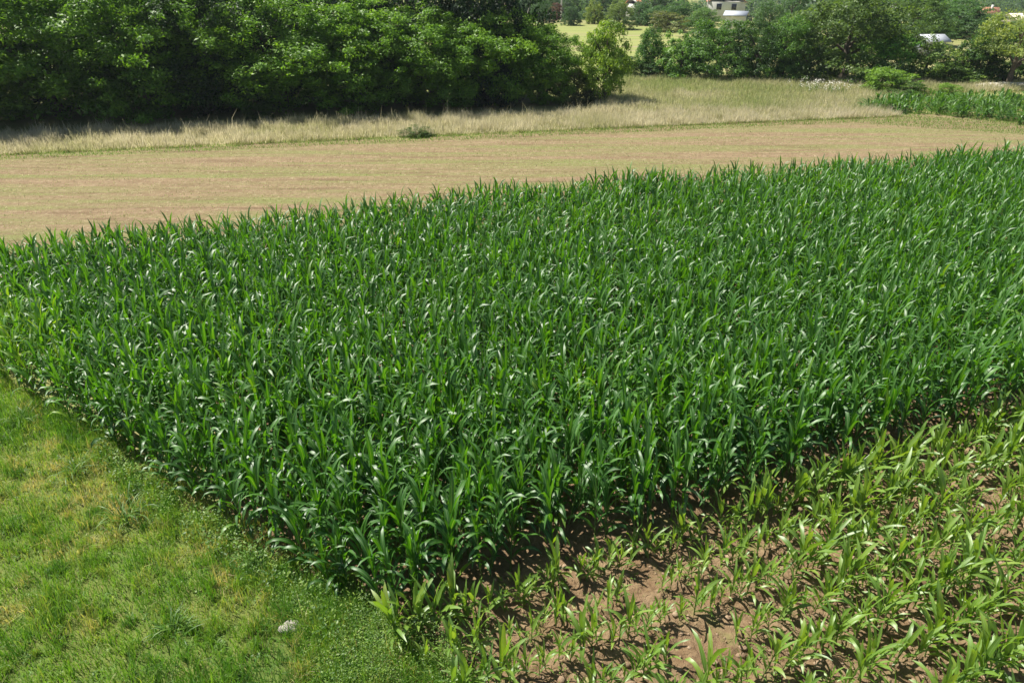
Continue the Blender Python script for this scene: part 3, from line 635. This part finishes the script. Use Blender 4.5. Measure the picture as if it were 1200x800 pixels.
for px, pyb, pyt, pw, k, v, c, d_, lab in (
    (1065, 40, -12, 80, 'round', 0, (0.129, 0.217, 0.065), 112, 'pale green tree behind the bright shrub, left of the white roofs'),
    (1120, 40, 0, 76, 'round', 1, (0.084, 0.174, 0.051), 125, 'green tree standing right behind the white roofs'),
    (1093, 40, -8, 50, 'round', 2, (0.105, 0.203, 0.065), 135, 'green tree behind the left end of the white roofs'),
    (1150, 40, 18, 60, 'round', 3, (0.076, 0.152, 0.051), 120, 'dark green tree below the orange roofed house'),
    (1195, 45, 24, 60, 'round', 0, (0.105, 0.188, 0.065), 130, 'green tree at the right border below the beige roof'),
    (900, 40, 2, 40, 'round', 1, (0.090, 0.174, 0.065), 130, 'bluish tree right of the white gabled house'),
    (925, 35, -5, 40, 'round', 2, (0.076, 0.152, 0.065), 140, 'dark bluish tree left behind the tallest far tree'),
    (800, 36, 2, 50, 'round', 3, (0.090, 0.181, 0.065), 150, 'green tree left of the white gabled house'),
    (822, 36, 10, 44, 'round', 0, (0.113, 0.209, 0.065), 140, 'green tree below the white gabled house'),
    (783, 38, 14, 42, 'shrub', 1, (0.166, 0.188, 0.077), 135, 'reddish green shrub at the right end of the hay meadow'),
    (765, 35, 8, 34, 'round', 1, (0.090, 0.188, 0.065), 150, 'green tree behind the right end of the hay meadow'),
    (748, 34, 4, 30, 'round', 2, (0.068, 0.144, 0.058), 152, 'dark tree right of the round pale tree on the hay meadow'),
    (725, 34, 0, 34, 'round', 3, (0.151, 0.217, 0.077), 140, 'round pale green tree standing on the hay meadow'),
    (697, 28, 2, 22, 'shrub', 2, (0.197, 0.260, 0.065), 156, 'yellowish shrub behind the hay meadow'),
    (669, 27, 8, 24, 'round', 0, (0.061, 0.130, 0.046), 150, 'dark round tree at the left end of the hay meadow'),
    (648, 24, 4, 20, 'shrub', 0, (0.151, 0.086, 0.090), 165, 'purple leaved tree behind the hay meadow'),
    (632, 24, 2, 26, 'round', 1, (0.068, 0.144, 0.051), 160, 'dark tree just right of the bare pale stems'),
    (655, 20, -14, 46, 'round', 2, (0.068, 0.130, 0.065), 185, 'large dark bluish tree behind the purple leaved tree'),
    (705, 20, -14, 44, 'round', 3, (0.076, 0.144, 0.071), 190, 'large bluish tree behind the yellowish shrub'),
    (770, 20, -12, 56, 'round', 0, (0.076, 0.144, 0.071), 195, 'large bluish tree behind the right end of the hay meadow'),
    (620, 20, -16, 40, 'round', 1, (0.061, 0.123, 0.058), 185, 'large dark bluish tree behind the bare pale stems')):
    tree(px, pyb, pyt, pw, k, v, c, lab, 'shrub' if k == 'shrub' else 'tree', BK, dist=d_)

BL = ['big dark round tree', 'dark tree right of the white shed', 'mid green tree', 'tallest brownish green tree', 'bright green shrub', 'gap left of the low white roof', 'ivy covered trunk', 'shrub at the right border', 'light green shrub']
for bl, (px, pt, pw, d_) in zip(BL, ((832, 34, 60, 96), (878, 34, 60, 98), (926, 22, 64, 96), (968, 14, 70, 99), (1012, 20, 64, 97), (1052, 26, 60, 101), (1180, 34, 64, 99), (1222, 30, 66, 97), (806, 44, 50, 95))):
    tree(px, 60, pt, pw, 'round', px % 4, (0.067, 0.129, 0.033), 'dark tree just behind the '+bl+' in the far hedge', 'tree', 'dark trees filling the far hedge', dist=d_)

# a far-off wood that reads as one mass
rg_ = np.random.default_rng(91); bag = Bag()
src = []
for i in range(4):
    me = CR['shrub', i % 3]; n = len(me.vertices); co = np.zeros(n*3, np.float32); me.vertices.foreach_get('co', co); src.append(co.reshape(-1, 4, 3))
for k in range(330):
    y = rg_.uniform(205, 480); x = y*rg_.uniform(-.02, .8); s = rg_.uniform(6, 12); c = src[rg_.integers(4)]
    c = c[rg_.choice(len(c), 360)]; m = c.mean(1, keepdims=True); c = m+(c-m)*2.6
    if abs(x-y*.62) < 16 and y < 352: continue
    if abs(x-y*.28) < 16 and y < 285: continue
    V = c.reshape(-1, 3)*np.array([s*1.15, s*1.15, s*.9])+np.array([x, y, float(terrain(x, y))]); i = np.arange(len(c))*4
    bag.add(V, np.stack([i, i+1, i+2, i+3], 1), tint=np.repeat(np.clip(rg_.normal(.5, .15)+rg_.normal(0, .14, len(c)), 0, 1), 4))
o = obj('distant_wood', bag.mesh('distant_wood', False), M['foliage'], kind='stuff', label='bluish wood on the far slope behind the houses', category='wood'); o.color = (.085, .15, .075, 1)

# ------------------------------------------------------------------ the small crop plot on the right
PLOT = [G(1000, 126)[:2], G(1060, 118)[:2], G(1130, 116)[:2], G(1225, 116)[:2], G(1225, 150)[:2], G(1100, 134)[:2], G(1010, 131)[:2]]
meshes = []
for q in range(5):
    st, lv = corn_proto(700+q, 'young', 4); b = Bag(); b.add(st[0], st[1], tint=.5, across=1., along=0.)
    for (V, Q, ac, al), tn in lv: b.add(V, Q, tint=tn, across=ac, along=al)
    me = b.mesh('crop_plant'); me.materials.append(M['crop']); meshes.append(me)
P = scatter(PLOT, 3000, rg_)[:295]
for p in P:
    o = bpy.data.objects.new('crop_plant', meshes[rg_.integers(5)]); COL.objects.link(o)
    o.location = (p[0], p[1], float(terrain(p[0], p[1]))+.01); o.rotation_euler = (0, 0, rg_.random()*6.28); o.scale = (rg_.uniform(1.8, 2.5),)*2+(rg_.uniform(.9, 1.35),)
    o['label'] = 'leafy green crop plant in the small plot beyond the mown field'; o['category'] = 'crop plant'; o['group'] = 'crop plants of the small plot at the right'
# white flowering weeds in the meadow
for px, py, lab in ((951, 108, 'white flowering weed clump in the meadow, left of the light green bush'), (975, 110, 'small white flowering weed clump nearest the light green bush')):
    p = G(px, py); b = Bag(); P = rg_.normal(0, .7, (34, 2))*[1.3, 1]; hh = rg_.uniform(.4, 1.1, 34)
    e = bpy.data.objects.new('flowering_weed', None); COL.objects.link(e); e.location = (p[0], p[1], -.05); e['label'] = lab; e['category'] = 'weed'
    blades(b, np.repeat(P, 3, 0), np.repeat(hh, 3), np.full(102, .04), rg_.random(102), rg_, .25); obj('stems', b.mesh('stems'), M['weed'], e)
    b = Bag()
    for (x, y), h_ in zip(P, hh):
        c = np.array([x, y, h_])+rg_.normal(0, .09, (9, 3)); nr = rg_.normal(0, .3, (9, 3))+[0, 0, 1]; nr /= np.linalg.norm(nr, axis=1)[:, None]
        V, Q = leaf_cards(c, nr, np.full(9, .085), rg_, .9); b.add(V, Q, tint=rg_.random())
    obj('flowers', b.mesh('flowers', False), M['white_flower'], e)
# pale heap beside the ivy trunk
V, Q = lump(33, 22, 12); o = obj('pale_heap', make_mesh('pale_heap', V, Q), M['stone'], label='low pale heap of stones behind the ivy covered trunk', category='heap')
p = G(1192, 107); o.location = (p[0]+1, p[1]+2.5, 0.05); o.scale = (3.6, .9, .36)

# ------------------------------------------------------------------ houses and poles far behind
M['white_wall'] = plain_mat('white_plaster', (.68, .67, .64), (.8, .79, .76), .6, .9)
M['cream_wall'] = plain_mat('cream_plaster', (.56, .49, .38), (.66, .59, .47), .6, .9)
M['tile'] = plain_mat('orange_roof_tile', (.38, .16, .09), (.50, .25, .16), 2, .85, .5)
M['grey_metal'] = plain_mat('grey_sheet_metal', (.34, .37, .42), (.44, .47, .52), 1, .5)
M['pale_roof'] = plain_mat('pale_roof_sheet', (.36, .38, .41), (.48, .5, .53), 1, .5)
M['pole'] = plain_mat('concrete_pole', (.45, .44, .41), (.55, .54, .5), 2, .9)
mg, tg, pg, _ = new_mat('window_glass'); pg.inputs['Base Color'].default_value = (.02, .025, .03, 1); pg.inputs['Roughness'].default_value = .08; M['glass'] = mg
def house(px, dist, w_, d_, hw, hr, wall, roof, label, rot, windows, chimney=True, name='house', cat='house'):
    q = AT(px, 10, dist); z = float(terrain(q[0], dist)); e = bpy.data.objects.new(name, None); COL.objects.link(e)
    e.location = (q[0], dist, z); e.rotation_euler = (0, 0, rot); e['label'] = label; e['category'] = cat
    V, Q = box(-w_/2, w_/2, -d_/2, d_/2, -.5, hw); V = np.concatenate([V, [[-w_/2, 0, hw+hr], [w_/2, 0, hw+hr]]])
    obj('wall', make_mesh('wall', V, [f for f in Q if not (f == [4, 5, 7, 6]).all()], [[4, 6, 8], [5, 9, 7]], smooth=False), wall, e)
    b = Bag(); ov = .4; sl_ = hr/(d_/2)
    for s in (-1, 1):
        V = np.array([[x, s*yy, zz] for x in (-w_/2-ov, w_/2+ov) for yy, zz in ((0, hw+hr+.02), (d_/2+ov, hw-ov*sl_+.02), (d_/2+ov, hw-ov*sl_+.2), (0, hw+hr+.2))])
        b.add(V, [[0, 1, 2, 3], [4, 7, 6, 5], [0, 4, 5, 1], [1, 5, 6, 2], [2, 6, 7, 3], [3, 7, 4, 0]])
    rf = obj('roof', b.mesh('roof', False), roof, e)
    if chimney:
        V, Q = box(w_*.2-.35, w_*.2+.35, -d_*.2-.35, -d_*.2+.35, hw+hr*.4, hw+hr+1.1); obj('chimney', make_mesh('chimney', V, Q, smooth=False), M['white_wall'], rf)
    for face, a, zc, ww, wh in windows:
        def put(nm, ex, dep, m, par):
            if face == 'front': V, Q = box(a-ww/2-ex, a+ww/2+ex, -d_/2-dep, -d_/2+.02, zc-wh/2-ex, zc+wh/2+ex)
            else: V, Q = box(-w_/2-dep, -w_/2+.02, a-ww/2-ex, a+ww/2+ex, zc-wh/2-ex, zc+wh/2+ex)
            return obj(nm, make_mesh(nm, V, Q, smooth=False), m, par)
        wn = put('window', .10, .05, M['white_wall'], e); put('pane', 0, .08, M['glass'], wn)
    return e
house(850, 250, 12, 11, 7.0, 3.2, M['white_wall'], M['tile'], 'white gabled house with orange tiled roof above the far hedge', R(78),
      [('side', -2.2, 5.6, 1.4, 1.6), ('side', 2.2, 5.6, 1.4, 1.6), ('front', 0, 3, 1.2, 1.4)])
house(1156, 330, 8.5, 7.5, 3.9, 1.7, M['cream_wall'], M['tile'], 'cream house with orange roof and chimney near the upper right corner', R(-18), [('front', -1.2, 2.4, 1.2, 1.3), ('front', 2, 2.4, 1.2, 1.3)])
house(1200, 300, 11, 8, 2.4, 1.8, M['cream_wall'], M['cream_wall'], 'low house with beige roof at the right border', R(12), [('front', 1, 1.5, 1, 1.1)], False)
house(758, 230, 9, 8, 5, 2.6, M['white_wall'], M['tile'], 'white house mostly hidden behind the trees of the hay meadow', R(20), [('front', 1, 3.5, 1.2, 1.4)], False)
house(864, 122, 2.7, 2.4, 3.3, .4, M['white_wall'], M['grey_metal'], 'small white shed with grey side behind the big dark round tree', R(-24), [('front', .9, 1.6, .5, .6)], False, 'garden_shed', 'shed')
house(1100, 97, 2.4, 2.6, 1.85, .5, M['grey_metal'], M['pale_roof'], 'low shed with white roof glimpsed between trees', R(6), [('front', -.6, 1.2, .7, .7)], False, 'low_shed', 'shed')
for px, d_, lab in ((658, 172, 'pale utility pole behind the purple leaved tree'), (829, 200, 'pale utility pole left of the white gabled house')):
    q = AT(px, 10, d_); z = float(terrain(q[0], d_)); e = bpy.data.objects.new('utility_pole', None); COL.objects.link(e); e.location = (q[0], d_, z); e['label'] = lab; e['category'] = 'pole'
    V, Q = tube([(0, 0, -.3), (0, 0, 4), (0, 0, 9)], [.2, .17, .13], 8); obj('shaft', make_mesh('shaft', V, Q), M['pole'], e)
    V, Q = box(-.9, .9, -.06, .06, 8.5, 8.65); obj('crossarm', make_mesh('crossarm', V, Q, smooth=False), M['pole'], e)

# ------------------------------------------------------------------ summer haze over the whole valley
mh, th, ph_, oh = new_mat('haze_air'); th.nodes.remove(ph_)
pv = N(th, 'ShaderNodeVolumePrincipled'); pv.inputs['Color'].default_value = (.80, .87, 1, 1); pv.inputs['Density'].default_value = .00016; pv.inputs['Anisotropy'].default_value = .2
th.links.new(pv.outputs[0], oh.inputs['Volume'])
V, Q = box(-430, 430, -70, 950, -13, 75); obj('haze', make_mesh('haze', V, Q, smooth=False), mh, kind='stuff', label='thin pale summer haze in the air', category='haze')
